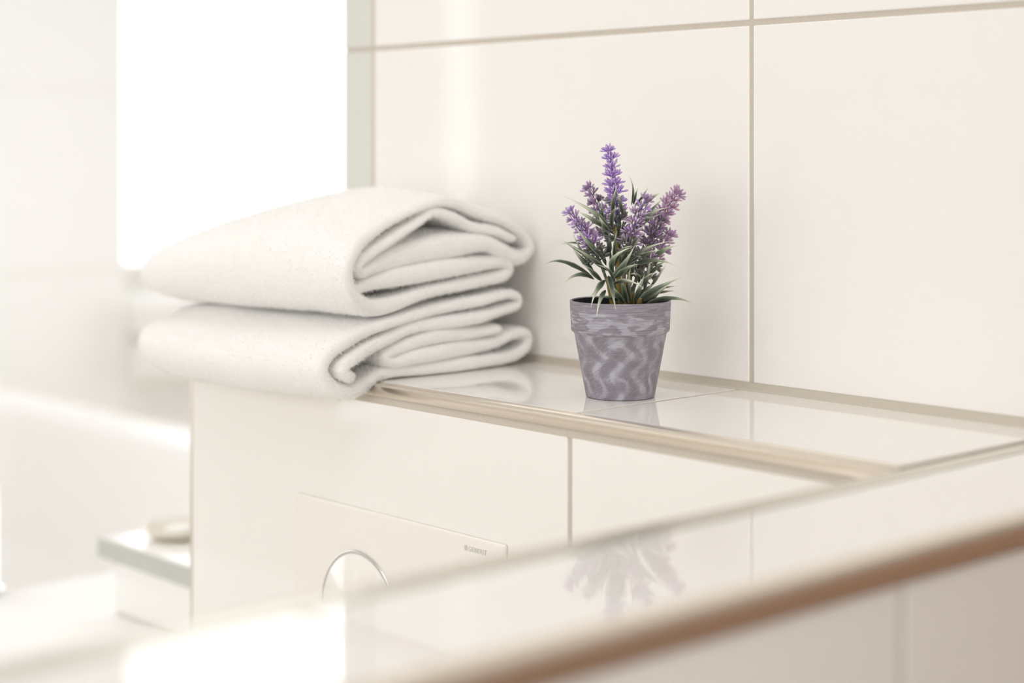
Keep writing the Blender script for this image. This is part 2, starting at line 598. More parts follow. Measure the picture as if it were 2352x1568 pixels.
# ---- the tall tiled wall behind the plant
XE = -0.487                                  # where the wall ends in front of the window
wall_back = struct(obj('wall_back', box_mesh('wall_back', XE + .001, XR, WY + 0.0011, 0.13, 0.0, ZC), 'grout'),
                   'tall wall of glossy cream tiles behind the ledge', 'wall')
xcuts = [XE - G / 2, -0.442, 0.0119, 0.465, 0.919, 1.373, XR]
zcuts = [1.0062 - G / 2, 1.2726, 1.5726, 1.8726, 2.1726, 2.472]
for x0, x1 in zip(xcuts[:-1], xcuts[1:]):
    for z0, z1 in zip(zcuts[:-1], zcuts[1:]):
        tile(wall_back, x0 + G / 2, x1 - G / 2, WY, WY + 0.008, z0 + G / 2, z1 - G / 2, 0.0011, 'trim' if x0 < XE + .01 else 'tile')

# ---- the ledge along it (boxed-in cistern)
LX0, LX1 = -0.4795, 0.263                     # left end, joint with the cross wall
LF = -0.194                                    # front tile face
wall_ledge = struct(obj('wall_ledge', box_mesh('wall_ledge', LX0 + .0012, LX1 - .0005, LF + .0012, WY + 0.0009, 0.0, 0.9988), 'grout'),
                    'low tiled ledge carrying the towels and the potted lavender', 'ledge')
PY = -0.1865                                   # inner line of the metal edge profile
for x0, x1 in ((LX0, -0.0016), (0.0016, LX1 - 0.0012)):
    tile(wall_ledge, x0, x1, PY + 0.0009, WY + 0.0008, 0.991, 1.0, 0.0008)
for k in range(3):
    zt = 0.985 - TH * k
    zb = max(0.004, zt - TH + G)
    for x0, x1 in ((LX0 + .006, -0.0022), (0.0022, LX1 - 0.003)):
        tile(wall_ledge, x0, x1, LF, LF + 0.008, zb, zt)
    tile(wall_ledge, LX0 - 0.0005, LX0 + 0.0075, LF + .007, WY - .002, zb, zt)


def quarter(r, n=8):
    return [(r * math.sin(math.pi / 2 * i / n), r * math.cos(math.pi / 2 * i / n)) for i in range(n + 1)]


def profile_sec(r, lip, flange):
    """rounded edge profile in (outward, up): rounded nose, small lip below"""
    pts = [(-0.0005, 0.0)] + quarter(r, 10)
    pts = [(a, b - r) for a, b in pts[1:]]            # nose: (0,0) -> (r,-r)
    pts += [(r, -r - lip), (0.0, -r - lip)]
    return pts


RP = 0.0105
# ledge front
sec = [(0, PY - a, 1.0 + b) for a, b in profile_sec(0.0086, 0.0012, 0)]
o = obj('edge_profile', sweep('edge_profile', sec, Vector((LX0, 0, 0)), Vector((LX1, 0, 0))), 'profile', wall_ledge, True)
o['label'] = 'champagne metal edge profile'
obj('grout_joint', box_mesh('grout_joint', LX0 + .006, LX1 - .003, LF + .0001, LF + .004, 0.984, 0.9902), 'grout', wall_ledge)
obj('grout_joint', box_mesh('grout_joint', -0.0017, 0.0017, PY + .001, WY, 0.992, 0.99985), 'grout', wall_ledge)
o = obj('shadow_gap', box_mesh('shadow_gap', LX0, LX1 - .001, PY + .0001, PY + .0008, 0.990, 0.9993), 'gap', wall_ledge)
# ledge left end, upright
sec = [(LX0 + 0.0055 - a, LF + 0.0055 + b - 0.0055, 0) for a, b in [(0, 0)]]
rc = 0.0055
arc = [(LX0 + rc - rc * math.sin(math.pi / 2 * i / 8), LF + rc - rc * math.cos(math.pi / 2 * i / 8), 0) for i in range(9)]
arc += [(LX0, LF + rc + .001, 0), (LX0 + rc, LF + rc + .001, 0)]
obj('corner_profile', sweep('corner_profile', arc, Vector((0, 0, 0.0)), Vector((0, 0, 0.985))), 'profile', wall_ledge, True)
# ledge left end, top edge
sec = [(LX0 - .0005 + .004 - a, 0, 1.0 + b) for a, b in profile_sec(.006, .001, 0)]
obj('end_profile', sweep('end_profile', sec, Vector((0, PY, 0)), Vector((0, WY, 0))), 'profile', wall_ledge, True)
# silicone bead where the ledge meets the wall
sec = [(0, WY - 0.0012, 0.996), (0, WY - 0.0012, 1.0004), (0, WY - 0.0002, 1.0012), (0, WY + 0.0004, 1.0045), (0, WY + 0.0002, 1.0064), (0, WY + 0.0040, 1.0064), (0, WY + .004, .996)]
obj('silicone_bead', sweep('silicone_bead', sec, Vector((LX0, 0, 0)), Vector((0.55, 0, 0))), 'silicone', wall_ledge, True)

# ---- the low cross wall in the foreground
CX0, CX1 = 0.263, 0.3855
RF = 0.0122
CY0 = -1.25
wall_front = struct(obj('wall_front', box_mesh('wall_front', CX0 + .0012, CX1 - .0032, CY0 + .001, WY, 0.0, 0.9985), 'grout'),
                    'low tiled cross wall in the blurred foreground with a bronze edge', 'wall')
for y0, y1 in ((CY0, -0.6215), (-0.6185, WY - .002)):
    tile(wall_front, CX0 + .0230, CX1 - RF - .001, y0, y1, 0.991, 1.0, 0.0008)
fy = [CY0, -0.826, -0.361, WY - .002]
for k in range(3):
    zt = 0.985 - TH * k
    zb = max(0.004, zt - TH + G)
    for y0, y1 in zip(fy[:-1], fy[1:]):
        tile(wall_front, CX1 - .010, CX1 - .002, y0 + G / 2, y1 - G / 2, zb, zt)
        tile(wall_front, CX0 + .0005, CX0 + .0085, y0 + G / 2, min(y1, LF) - G / 2, zb, zt)
sec = [(CX1 - RF + a, 0, 1.0 + b) for a, b in profile_sec(RF, 0.0015, 0)]
o = obj('edge_profile', sweep('edge_profile', sec, Vector((0, CY0, 0)), Vector((0, WY - .0015, 0))), 'profile', wall_front, True)
o['label'] = 'bronze metal edge profile'
sec = [(CX0 + .011 - a, 0, 1.0002 + b) for a, b in profile_sec(0.0108, 0.0015, 0)]
sec = [(CX0 + .0220, 0, 1.0002)] + sec[:-1] + [(CX0 + .0220, 0, 0.9879)]
obj('back_profile', sweep('back_profile', sec, Vector((0, CY0, 0)), Vector((0, WY - .0015, 0))), 'satin', wall_front, True)

# ------------------------------------------------------------------ flush plate on the ledge front
PX0, PX1, PZ1 = -0.3135, -0.0615, 0.9015
pl = empty('flush_plate', (PX0, LF, PZ1 - 0.164))
tag(pl, 'white flush plate with a round chrome-ringed button on the ledge front', 'flush plate')
W_, H_ = PX1 - PX0, 0.164
obj('plate', box_mesh('plate', 0, W_, -0.0034, -0.0003, 0, H_, 0.0014, 3), 'plate', pl)


def torus(name, R, r, seg=64, sub=10):
    vs_, fs = [], []
    for i in range(seg):
        a = 2 * math.pi * i / seg
        for j in range(sub):
            b = 2 * math.pi * j / sub
            vs_.append(((R + r * math.cos(b)) * math.cos(a), r * math.sin(b), (R + r * math.cos(b)) * math.sin(a)))
    for i in range(seg):
        for j in range(sub):
            fs.append((i * sub + j, i * sub + (j + 1) % sub, ((i + 1) % seg) * sub + (j + 1) % sub, ((i + 1) % seg) * sub + j))
    m = pyd(name, vs_, fs)
    m.shade_smooth()
    return m


def disc_y(name, r, t):
    m = lathe(name, [(0.0001, t), (r - .001, t), (r, t - .001), (r, 0), (0.0001, 0)], 48)
    m.transform(Matrix.Rotation(math.pi / 2, 4, 'X'))
    return m


for cx, r in ((0.0845, 0.0465), (0.187, 0.028)):
    ring = obj('button_ring', torus('button_ring', r, 0.0009), 'chrome', pl)
    ring.location = (cx, -0.0036, 0.084)
    bt = obj('flush_button', disc_y('flush_button', r - .0016, .0016), 'plate', pl)
    bt.location = (cx, -0.0033, 0.084)
fc = bpy.data.curves.new('lettering', 'FONT')
fc.body = 'GEBERIT'
fc.size = 0.0050
fc.extrude = 0.00008
fo = bpy.data.objects.new('tmp_lettering', fc)
COL.objects.link(fo)
bpy.context.view_layer.update()
me = bpy.data.meshes.new_from_object(fo.evaluated_get(bpy.context.evaluated_depsgraph_get()))
bpy.data.objects.remove(fo)
me.name = 'lettering'
xs_ = [v.co.x for v in me.vertices]
k = 0.0200 / (max(xs_) - min(xs_))
for v in me.vertices:
    v.co.x = (v.co.x - min(xs_)) * k
me.materials.clear()
me.transform(Matrix.Rotation(math.pi / 2, 4, 'X'))
lo = obj('lettering', me, 'logo', pl)
lo.location = (-0.1040 + 0.0042 - PX0, -0.00355, H_ - 0.0105)
lo['label'] = 'grey maker lettering with a small square'
sq = obj('square_mark', box_mesh('square_mark', 0, .0030, -.0001, .0001, 0, .0036), 'logo', pl)
sq.location = (-0.1040 - PX0, -0.00355, H_ - 0.0105)

# ------------------------------------------------------------------ beyond the ledge: bath, tap, tray, dish, radiator
bx0, bx1, by0, by1, bz = -2.58, -0.515, -0.55, 0.65, 0.68
bath = empty('bathtub', (bx0, by0, 0))
tag(bath, 'built-in white bathtub with a wide deck beyond the ledge', 'bathtub')


def rrect(x0, x1, y0, y1, r, n=8):
    pts = []
    for (cx, cy, a0) in ((x1 - r, y1 - r, 0), (x0 + r, y1 - r, 90), (x0 + r, y0 + r, 180), (x1 - r, y0 + r, 270)):
        for i in range(n + 1):
            a = math.radians(a0 + 90 * i / n)
            pts.append((cx + r * math.cos(a), cy + r * math.sin(a)))
    return pts


def bath_mesh():
    rings = []
    W, Hh = bx1 - bx0, by1 - by0
    for (ins, r, z) in ((0, .02, 0), (0, .02, bz - .008), (.003, .02, bz - .002), (.01, .02, bz)):
        rings.append([(x, y, z) for x, y in rrect(ins, W - ins, ins, Hh - ins, r)])
    ix0, ix1, iy0, iy1 = 0.12, W - 0.47, 0.13, Hh - 0.10
    for (ins, r, z) in ((0, .18, bz), (.006, .18, bz - .004), (.012, .18, bz - .02), (.05, .17, bz - .25), (.10, .15, bz - .38), (.2, .1, bz - .42)):
        rings.append([(x, y, z) for x, y in rrect(ix0 + ins, ix1 - ins, iy0 + ins, iy1 - ins, r)])
    n = len(rings[0])
    vs_ = [p for r_ in rings for p in r_]
    fs = []
    for k in range(len(rings) - 1):
        for i in range(n):
            fs.append((k * n + i, k * n + (i + 1) % n, (k + 1) * n + (i + 1) % n, (k + 1) * n + i))
    fs.append(tuple(range((len(rings) - 1) * n, len(rings) * n)))
    return pyd('tub', vs_, fs)


obj('tub', bath_mesh(), 'enamel', bath)
ap = obj('overflow_cover', disc_y('overflow_cover', .03, .008), 'chrome', bath)
ap.location = (0.65, 0.165, bz - .12)
ap.rotation_euler = (0, 0, math.pi)


def tube(name, pts, rad, seg=12):
    vs_, fs = [], []
    n = len(pts)
    for i, p in enumerate(pts):
        p = Vector(p)
        t = (Vector(pts[min(i + 1, n - 1)]) - Vector(pts[max(i - 1, 0)])).normalized()
        a = t.orthogonal().normalized() if i == 0 else (a - t * a.dot(t)).normalized()
        b = t.cross(a)
        r = rad[i] if isinstance(rad, (list, tuple)) else rad
        for j in range(seg):
            w = 2 * math.pi * j / seg
            vs_.append(p + a * (r * math.cos(w)) + b * (r * math.sin(w)))
    for i in range(n - 1):
        for j in range(seg):
            fs.append((i * seg + j, i * seg + (j + 1) % seg, (i + 1) * seg + (j + 1) % seg, (i + 1) * seg + j))
    fs.append(tuple(range(seg))[::-1])
    fs.append(tuple(range((n - 1) * seg, n * seg)))
    m = pyd(name, vs_, fs)
    m.shade_smooth()
    return m


tap = empty('bath_tap', (-1.000, -0.140, bz + .0005))
tag(tap, 'chrome bath tap on the tub deck at the left edge of the photo', 'tap')
obj('tap_body', lathe('tap_body', [(0.0005, 0), (.026, 0), (.026, .006), (.019, .010), (.0185, .11), (.017, .122), (.0005, .124)], 32), 'chrome', tap)
obj('spout', tube('spout', [(0, 0, .095), (-.05, .0, .105), (-.11, 0, .10), (-.145, 0, .085)], [.013, .012, .011, .011]), 'chrome', tap)
obj('lever', tube('lever', [(0, 0, .122), (-.01, -.01, .132), (-.03, -.035, .142)], [.008, .006, .005]), 'chrome', tap)

tray = empty('bath_tray', (-0.838, -0.084, bz + .0004))
tag(tray, 'grey-edged stone tray on a white plinth on the bath deck', 'tray')
obj('tray_top', box_mesh('tray_top', .004, .306, .004, .266, .062, .0806, .002), 'enamel', tray)
bm = bmesh.new()
for b in ((0, .31, 0, .004), (0, .31, .266, .27), (0, .004, .004, .266), (.306, .31, .004, .266)):
    add_box(bm, *b, .060, .0800)
obj('tray_rim', bm_mesh('tray_rim', bm), 'traygrey', tray)
obj('tray_plinth', box_mesh('tray_plinth', .012, .305, .012, .26, 0, .062, .004), 'enamel', tray)
dish = empty('soap_dish', (-0.782, -0.018, bz + .0812))
dish.scale = (0.5, 0.5, 0.5)
tag(dish, 'round cream soap dish on the grey-edged tray', 'soap dish')
obj('bowl', lathe('bowl', [(.0005, 0), (.04, 0), (.068, .010), (.076, .024), (.073, .025), (.064, .013), (.038, .005), (.0005, .004)], 40), 'ceramic', dish)
obj('soap', lathe('soap', [(.0005, .005), (.026, .006), (.032, .012), (.028, .020), (.0005, .022)], 24), 'frame', dish)

rad = empty('radiator', (XW, 1.03, 0.0))
tag(rad, 'white wall radiator under the window, left of the towels', 'radiator')
for i in range(2):
    z0 = 0.640 + i * 0.100
    p_ = obj('radiator_panel', box_mesh('radiator_panel', .004, .075, .005, 1.2, z0, z0 + .092, .018, 3), 'frame', rad)


# ------------------------------------------------------------------ towels
def catmull(pts, step):
    P = [Vector(p) for p in pts]
    P = [P[0] * 2 - P[1]] + P + [P[-1] * 2 - P[-2]]
    out_ = []
    for i in range(1, len(P) - 2):
        p0, p1, p2, p3 = P[i - 1], P[i], P[i + 1], P[i + 2]
        n = max(2, int((p2 - p1).xy.length / step))
        for k in range(n):
            t = k / n
            out_.append(0.5 * ((2 * p1) + (p2 - p0) * t + (2 * p0 - 5 * p1 + 4 * p2 - p3) * t * t + (-p0 + 3 * p1 - 3 * p2 + p3) * t ** 3))
    out_.append(P[-2])
    return out_


def towel_mesh(name, path, x0, x1, seed, shape):
    """folded sheet: section path (mm: y, height over the ledge) given thickness and run along x"""
    c = catmull(path, 3.5)
    n = len(c)
    nor = []
    for i in range(n):
        t = (c[min(i + 1, n - 1)] - c[max(i - 1, 0)]).xy
        t.normalize()
        nor.append(Vector((-t.y, t.x)))
    NX = 90
    verts, faces = [], []
    stations = []
    for k in range(NX + 1):
        stations.append(k / NX)
    cy = sum(p.x for p in c) / n
    for k, s in enumerate(stations):
        x = x0 + (x1 - x0) * s
        # rounded rims at both ends
        e0 = min(1.0, s * NX / 3.0)
        tk = (0.45 + 0.55 * math.sqrt(max(0.0, 1 - (1 - e0) ** 2)))
        e1 = min(1.0, (1 - s) * NX / 3.0)
        tk *= (0.45 + 0.55 * math.sqrt(max(0.0, 1 - (1 - e1) ** 2)))
        for i in range(n):
            p = c[i].xy
            for sg in (1, -1):
                q = p + nor[i] * (sg * tk * (c[i].z + 1.0) / 2)
                if i in (0, n - 1):
                    pass
                y, z = q.x, q.y
                y, z, xx = shape(y, z, s, x)
                w = noise.noise(Vector((xx * 9, y * .012 + seed, z * .012))) * 2.2 + noise.noise(Vector((xx * 34, y * .04, z * .05 + seed))) * 0.9 \
                    + noise.noise(Vector((xx * 260, y * .26, z * .26 + seed))) * 0.35
                d = nor[i] * sg
                y += d.x * w * .6
                z += d.y * w * .6
                # irregular near end: layers are not cut flush
                xo = xx + (noise.noise(Vector((i * .045, seed * 3.1, 0))) * 0.006) * max(0.0, 1 - s * 4)
                xo += 0.004 * max(0.0, 1 - s * 12) * smooth01((-y - 195) / 30)
                verts.append((xo, y / 1000.0, 1.0 + z / 1000.0))
    st = 2 * n
    for k in range(NX):
        a, b = k * st, (k + 1) * st
        for i in range(n - 1):
            faces.append((a + 2 * i, a + 2 * i + 2, b + 2 * i + 2, b + 2 * i))
            faces.append((a + 2 * i + 1, b + 2 * i + 1, b + 2 * i + 3, a + 2 * i + 3))
        faces.append((a, b, b + 1, a + 1))
        e = 2 * (n - 1)
        faces.append((a + e, a + e + 1, b + e + 1, b + e))
    for a in (0, NX * st):
        for i in range(n - 1):
            f = (a + 2 * i, a + 2 * i + 1, a + 2 * i + 3, a + 2 * i + 2)
            faces.append(f if a == 0 else f[::-1])
    m = pyd(name, verts, faces)
    bm = bmesh.new()
    bm.from_mesh(m)
    bmesh.ops.recalc_face_normals(bm, faces=bm.faces)
    bm.to_mesh(m)
    bm.free()
    m.shade_smooth()
    return m


# section of the folds: y, height over the ledge, cloth thickness (mm)
TOP = [(-209.5, 66.5, 8), (-190.8, 71.7, 12), (-159.4, 75.5, 15), (-111.8, 79.6, 14), (-72.1, 82.2, 11), (-49.6, 81.9, 10), (-43.3, 75.5, 9), (-53.7, 70.4, 9), (-92.2, 66.5, 9), (-140.7, 61.2, 9), (-174.2, 54.0, 12), (-197.7, 53.4, 12.5), (-216.3, 65.1, 13), (-222.5, 80.9, 13), (-211.9, 97.2, 12), (-186.9, 111.2, 10), (-155.7, 123.1, 9.5), (-121.5, 130.2, 9), (-86.2, 125.6, 9), (-51.6, 120.9, 9), (-26.5, 107.9, 9.5), (-17.0, 92.0, 11), (-30.8, 84.9, 13), (-53.7, 91.3, 15), (-76.1, 99.0, 15), (-106.0, 96.4, 18), (-140.7, 92.7, 19), (-172.4, 87.6, 16), (-192.4, 82.9, 11), (-204.0, 79.9, 9), (-207.5, 85.8, 9), (-194.2, 93.6, 9), (-172.4, 103.5, 9), (-148.2, 114.2, 9), (-131.2, 122.0, 9), (-111.8, 118.2, 9), (-88.2, 111.4, 9), (-61.9, 111.3, 9), (-39.2, 103.7, 8)]
BOT = [(-217.5, 5.5, 10), (-228.5, 13.3, 10), (-206.9, 24.0, 11), (-179.7, 32.1, 11), (-153.8, 38.9, 10), (-117.7, 40.8, 10), (-82.2, 42.9, 10), (-53.7, 47.1, 10), (-36.0, 49.8, 10), (-35.0, 56.5, 9), (-49.6, 59.1, 8), (-86.2, 55.6, 8), (-131.2, 51.4, 8), (-168.7, 45.6, 9), (-204.9, 38.3, 11), (-232.9, 27.1, 12), (-243.2, 14.0, 13), (-234.6, 0.8, 13), (-215.5, -5.2, 12), (-197.7, -0.6, 11), (-179.7, 5.7, 10), (-140.7, 5.9, 10), (-82.2, 6.5, 10), (-41.3, 8.0, 10), (-23.4, 15.0, 10), (-22.3, 25.0, 10), (-39.2, 26.2, 10), (-66.0, 20.6, 11), (-106.0, 18.5, 12), (-148.2, 16.7, 12), (-174.2, 13.8, 10), (-183.3, 18.8, 9), (-163.2, 25.1, 11), (-131.2, 30.0, 11), (-92.2, 30.1, 10), (-59.9, 31.5, 9)]


def smooth01(t):
    t = max(0.0, min(1.0, t))
    return t * t * (3 - 2 * t)


def shape_bot(y, z, s, x):
    # far end rounds off and sinks over the open end of the ledge
    e = max(0.0, (s - 0.72) / 0.28)
    r = 1 - math.sqrt(max(0.0, 1 - e * e)) if e < 1 else 1.0
    y = y - 9.0 * smooth01((y + 90) / 75)
    y2 = -120 + (y + 120) * (1 - 0.28 * r)
    z2 = 24 + (z - 24) * (1 - 0.45 * r)
    if z > 24:
        z2 -= (z - 24) * 0.15 * smooth01(s * 1.1)
    if y < -196:
        z2 -= 4.0 * smooth01(s * 2) * smooth01((-196 - y) / 20)
    return y2, z2, x


def shape_top(y, z, s, x):
    e = max(0.0, (s - 0.74) / 0.26)
    r = 1 - math.sqrt(max(0.0, 1 - e * e)) if e < 1 else 1.0
    y = y - 9.0 * smooth01((y + 90) / 75)
    y2 = -120 + (y + 120) * (1 - 0.25 * r)
    top = 1 - 0.36 * smooth01((s - 0.35) / 0.75) - 0.30 * r
    z2 = 58 + (z - 58) * top
    z2 -= 5.5 * smooth01(s * 1.1) * (1 - smooth01((z - 62) / 50))
    # swelling of the fold a little way in from the near end
    sw = math.exp(-((s - 0.22) / 0.2) ** 2)
    z2 += 8.0 * sw * smooth01((z - 70) / 50) * smooth01((-y - 60) / 70) - 5.0 * smooth01((y + 110) / 60) * smooth01((z - 90) / 30)
    return y2, z2, x


TX0, TX1 = -0.215, -0.535
tb = obj('folded_towel', towel_mesh('folded_towel', BOT, TX0 + .002, TX1 + 0.026, 1.7, shape_bot), 'terry')
tag(tb, 'folded white terry towel lying on the ledge, lower of the two', 'towel', 'folded towels on the ledge')
tt = obj('folded_towel', towel_mesh('folded_towel', [(a, b + 4.2, c) for a, b, c in TOP], TX0, TX1, 5.3, shape_top), 'terry')
tag(tt, 'folded white terry towel on top of the other towel', 'towel', 'folded towels on the ledge')


def pile(towel, other, count, seed):
    """terry loops: short slim blades standing on the cloth, too many to count"""
    import numpy as np
    rng = np.random.default_rng(seed)
    me_ = towel.data
    nv, nf = len(me_.vertices), len(me_.polygons)
    co = np.empty(nv * 3, np.float32)
    me_.vertices.foreach_get('co', co)
    co = co.reshape(-1, 3)
    lv = np.empty(nf * 4, np.int32)
    me_.polygons.foreach_get('vertices', lv)
    q = co[lv.reshape(-1, 4)]
    nr = np.cross(q[:, 2] - q[:, 0], q[:, 3] - q[:, 1])
    ar = np.linalg.norm(nr, axis=1)
    nr /= np.maximum(ar, 1e-12)[:, None]
    f = rng.choice(nf, count, p=ar / ar.sum())
    a, b = rng.random((count, 1)), rng.random((count, 1))
    base = (q[f, 0] * (1 - a) + q[f, 1] * a) * (1 - b) + (q[f, 3] * (1 - a) + q[f, 2] * a) * b
    d_ = nr[f] + rng.normal(0, 0.55, (count, 3)) + np.array([0, 0, -0.15])
    d_ /= np.linalg.norm(d_, axis=1)[:, None]
    ln_ = rng.uniform(0.0012, 0.0030, (count, 1))
    side = np.cross(d_, rng.normal(0, 1, (count, 3)))
    side /= np.linalg.norm(side, axis=1)[:, None]
    w_ = 0.00022
    # where the two towels press together the loops lie flat: leave them out
    from mathutils.bvhtree import BVHTree
    tree = BVHTree.FromPolygons([v.co for v in other.data.vertices], [p.vertices for p in other.data.polygons])
    tip = base + d_ * ln_
    near = np.nonzero((tip[:, 2] > 1.030) & (tip[:, 2] < 1.090))[0]
    keep = np.ones(count, bool)
    for k_ in near:
        if tree.find_nearest(tip[k_], 0.0034)[0] is not None or tree.find_nearest(base[k_], 0.0034)[0] is not None:
            keep[k_] = False
    base, d_, ln_, side, f = base[keep], d_[keep], ln_[keep], side[keep], f[keep]
    count = int(keep.sum())
    V = np.concatenate([base - side * w_ - nr[f] * .0002, base + side * w_ - nr[f] * .0002, base + d_ * ln_], axis=1).reshape(-1, 3)
    V[:, 2] = np.where((V[:, 1] > LF) & (V[:, 0] > LX0), np.maximum(V[:, 2], 1.0003), V[:, 2])
    V[:, 1] = np.minimum(V[:, 1], WY - .0003)
    m = bpy.data.meshes.new('terry_pile')
    m.vertices.add(count * 3)
    m.vertices.foreach_set('co', V.astype(np.float32).ravel())
    m.loops.add(count * 3)
    m.loops.foreach_set('vertex_index', np.arange(count * 3, dtype=np.int32))
    m.polygons.add(count)
    m.polygons.foreach_set('loop_start', np.arange(0, count * 3, 3, dtype=np.int32))
    m.update(calc_edges=True)
    o = obj('terry_pile', m, 'terry', towel)
    o['kind'] = 'stuff'
    return o


pile(tb, tt, 260000, 3)
pile(tt, tb, 260000, 4)

# ------------------------------------------------------------------ potted lavender
POT = Vector((-0.0350, -0.1080, 1.0002))
RV = Vector((0.6756, 0.7373, 0))         # to the right as photographed
FV = Vector((-0.7373, 0.6756, 0))        # away
DP = 1.25


def L(px, py, dd=0.0):
    """local point on the plant: photo column/row at depth offset dd (metres) from the pot axis"""
    dpt = DP + dd
    r = (px - 1176.0) / 3962.0 * dpt
    r0 = (1424.5 - 1176.0) / 3962.0 * DP
    z = 0.1798 - (py - 340.0) / 3962.0 * dpt
    return RV * (r - r0) + FV * dd + Vector((0, 0, z))


plant = empty('potted_lavender', POT)
tag(plant, 'small artificial lavender in a brushed grey-mauve pot on the ledge', 'potted plant')
PS = 0.0003155
pot_prof = [(0.0005, 0.0), (.0242, 0.0), (.0249, .0006), (.0252, .002), (.0334, .0458), (.0339, .0466), (.0352, .0474), (.0357, .0484),
            (.03665, .0686), (.0365, .0694), (.0359, .0697), (.0353, .0694), (.0350, .0686), (.0340, .050), (.0325, .048), (.031, .040), (.0005, .040)]
po = obj('pot', lathe('pot', pot_prof, 96, True), 'pot', plant)
po['label'] = 'grey-mauve pot with pale brush strokes'
ro = po
inner = [(.0347, .0680), (.0337, .0502), (.0322, .049)]
io = obj('pot_lining', lathe('pot_lining', [(.0351, .0690), (.0347, .0683), (.0337, .0503), (.0322, .047), (.0315, .044)], 64), 'soil', plant)
so = lathe('soil', [(.0337, .0545), (.030, .0552), (.022, .0560), (.012, .0566), (.0005, .0568)], 40)
for v in so.vertices:
    v.co.z += noise.noise(v.co * 300) * .0012
obj('soil', so, 'soil', plant)

# stems
ZS = 0.056
def bez(a, b, c, n):
    """quadratic through b at t=.5"""
    ctl = b * 2 - (a + c) * 0.5
    return [(a * (1 - t) ** 2 + ctl * (2 * t * (1 - t)) + c * t * t) for t in [i / n for i in range(n + 1)]]


STEMS = [((1408, 715, -.006), (1402, 670, -.012), (1394, 640, -.016)),
         ((1428, 715, 0.0), (1420, 640, -.004), (1414, 520, -.006)),
         ((1436, 715, -.006), (1432, 640, -.010), (1430, 570, -.012)),
         ((1450, 715, 0.004), (1452, 690, -.002), (1456, 672, -.004)),
         ((1440, 715, 0.010), (1448, 620, .008), (1462, 520, .006)),
         ((1464, 715, -.004), (1468, 695, -.008), (1472, 684, -.010))]
for a, b, c in STEMS:
    pts = bez(L(*a), L(*b), L(*c), 8)
    pts[0].z = ZS - .004
    obj('stem', tube('stem', pts, [.0019] * 6 + [.0016, .0014, .0012], 8), 'stem', plant)

# florets: small fans of lobes on a stalk, axis +Z, about 7 mm long
PURPLE = [(0.29, 0.11, 0.64), (0.38, 0.18, 0.68), (0.52, 0.35, 0.70), (0.45, 0.27, 0.68)]
MAUVE = [(0.34, 0.17, 0.42), (0.25, 0.12, 0.36), (0.42, 0.29, 0.45)]
PINK = [(0.47, 0.23, 0.36), (0.40, 0.17, 0.35), (0.50, 0.30, 0.36)]
GREEN = [(0.035, 0.062, 0.030), (0.06, 0.095, 0.045), (0.11, 0.14, 0.085)]
DUSK = [(0.085, 0.070, 0.085), (0.16, 0.105, 0.17), (0.06, 0.075, 0.05)]


def floret_mesh(name, cols, nl, spread_, tipc=None, ln=0.0046, seed=0):
    rnd = random.Random(seed)
    vs_, fs, cs = [], [], []
    pale = 0.25 if cols is GREEN or cols is DUSK else 1.0

    def add_lobe(o_, d_, l, w, col):
        d_ = d_.normalized()
        a = d_.orthogonal().normalized()
        b = d_.cross(a)
        base = len(vs_)
        rings = ((0.0, .30), (.35, .62), (.72, 1.0), (.93, .62))
        for t, k in rings:
            for j in range(5):
                an = 2 * math.pi * j / 5
                vs_.append(o_ + d_ * (l * t) + (a * math.cos(an) + b * math.sin(an)) * (w * k))
                cs.append(tuple(c_ + (q_ - c_) * .45 * t * pale for c_, q_ in zip(col, (0.66, 0.52, 0.70))))
        vs_.append(o_ + d_ * l)
        cs.append(tuple(c_ + (q_ - c_) * .45 * pale for c_, q_ in zip(col, (0.66, 0.52, 0.70))))
        for q in range(len(rings) - 1):
            for j in range(5):
                fs.append((base + q * 5 + j, base + q * 5 + (j + 1) % 5, base + (q + 1) * 5 + (j + 1) % 5, base + (q + 1) * 5 + j))
        tpi = len(vs_) - 1
        lr = base + (len(rings) - 1) * 5
        for j in range(5):
            fs.append((lr + j, lr + (j + 1) % 5, tpi))

    st_col = tuple(c * .6 for c in cols[0])
    add_lobe(Vector((0, 0, -.0008)), Vector((0, 0, 1)), .0046, .00036, st_col)
    for i in range(nl):
        a = 2 * math.pi * i / max(1, nl - 1) + rnd.uniform(-.3, .3)
        sp_ = spread_ * rnd.uniform(.65, 1.1) if i < nl - 1 else 0.08
        dvec = Vector((math.sin(sp_) * math.cos(a), math.sin(sp_) * math.sin(a), math.cos(sp_)))
        col = rnd.choice(cols) if (tipc is None or rnd.random() < .62) else rnd.choice(tipc)
        add_lobe(Vector((0, 0, .0024)) + dvec * .0004, dvec, ln * rnd.uniform(.8, 1.12), .00056 * rnd.uniform(.85, 1.2), col)
    m = pyd(name, vs_, fs)
    ca = m.color_attributes.new('tint', 'FLOAT_COLOR', 'POINT')
    for i, c in enumerate(cs):
        ca.data[i].color = (*c, 1)
    m.shade_smooth()
    m.materials.append(M['floret'])
    return m


FLO = {}
for nm, cols, tipc in (('purple', PURPLE, None), ('mauve', MAUVE, DUSK), ('pink', PINK, MAUVE), ('green', GREEN, None), ('dusk', DUSK, MAUVE), ('mix', PURPLE, GREEN)):
    FLO[nm] = [floret_mesh('floret_' + nm, cols, 6, 0.80, tipc, seed=hash(nm) % 97 + q if False else len(nm) * 7 + q) for q in range(3)]


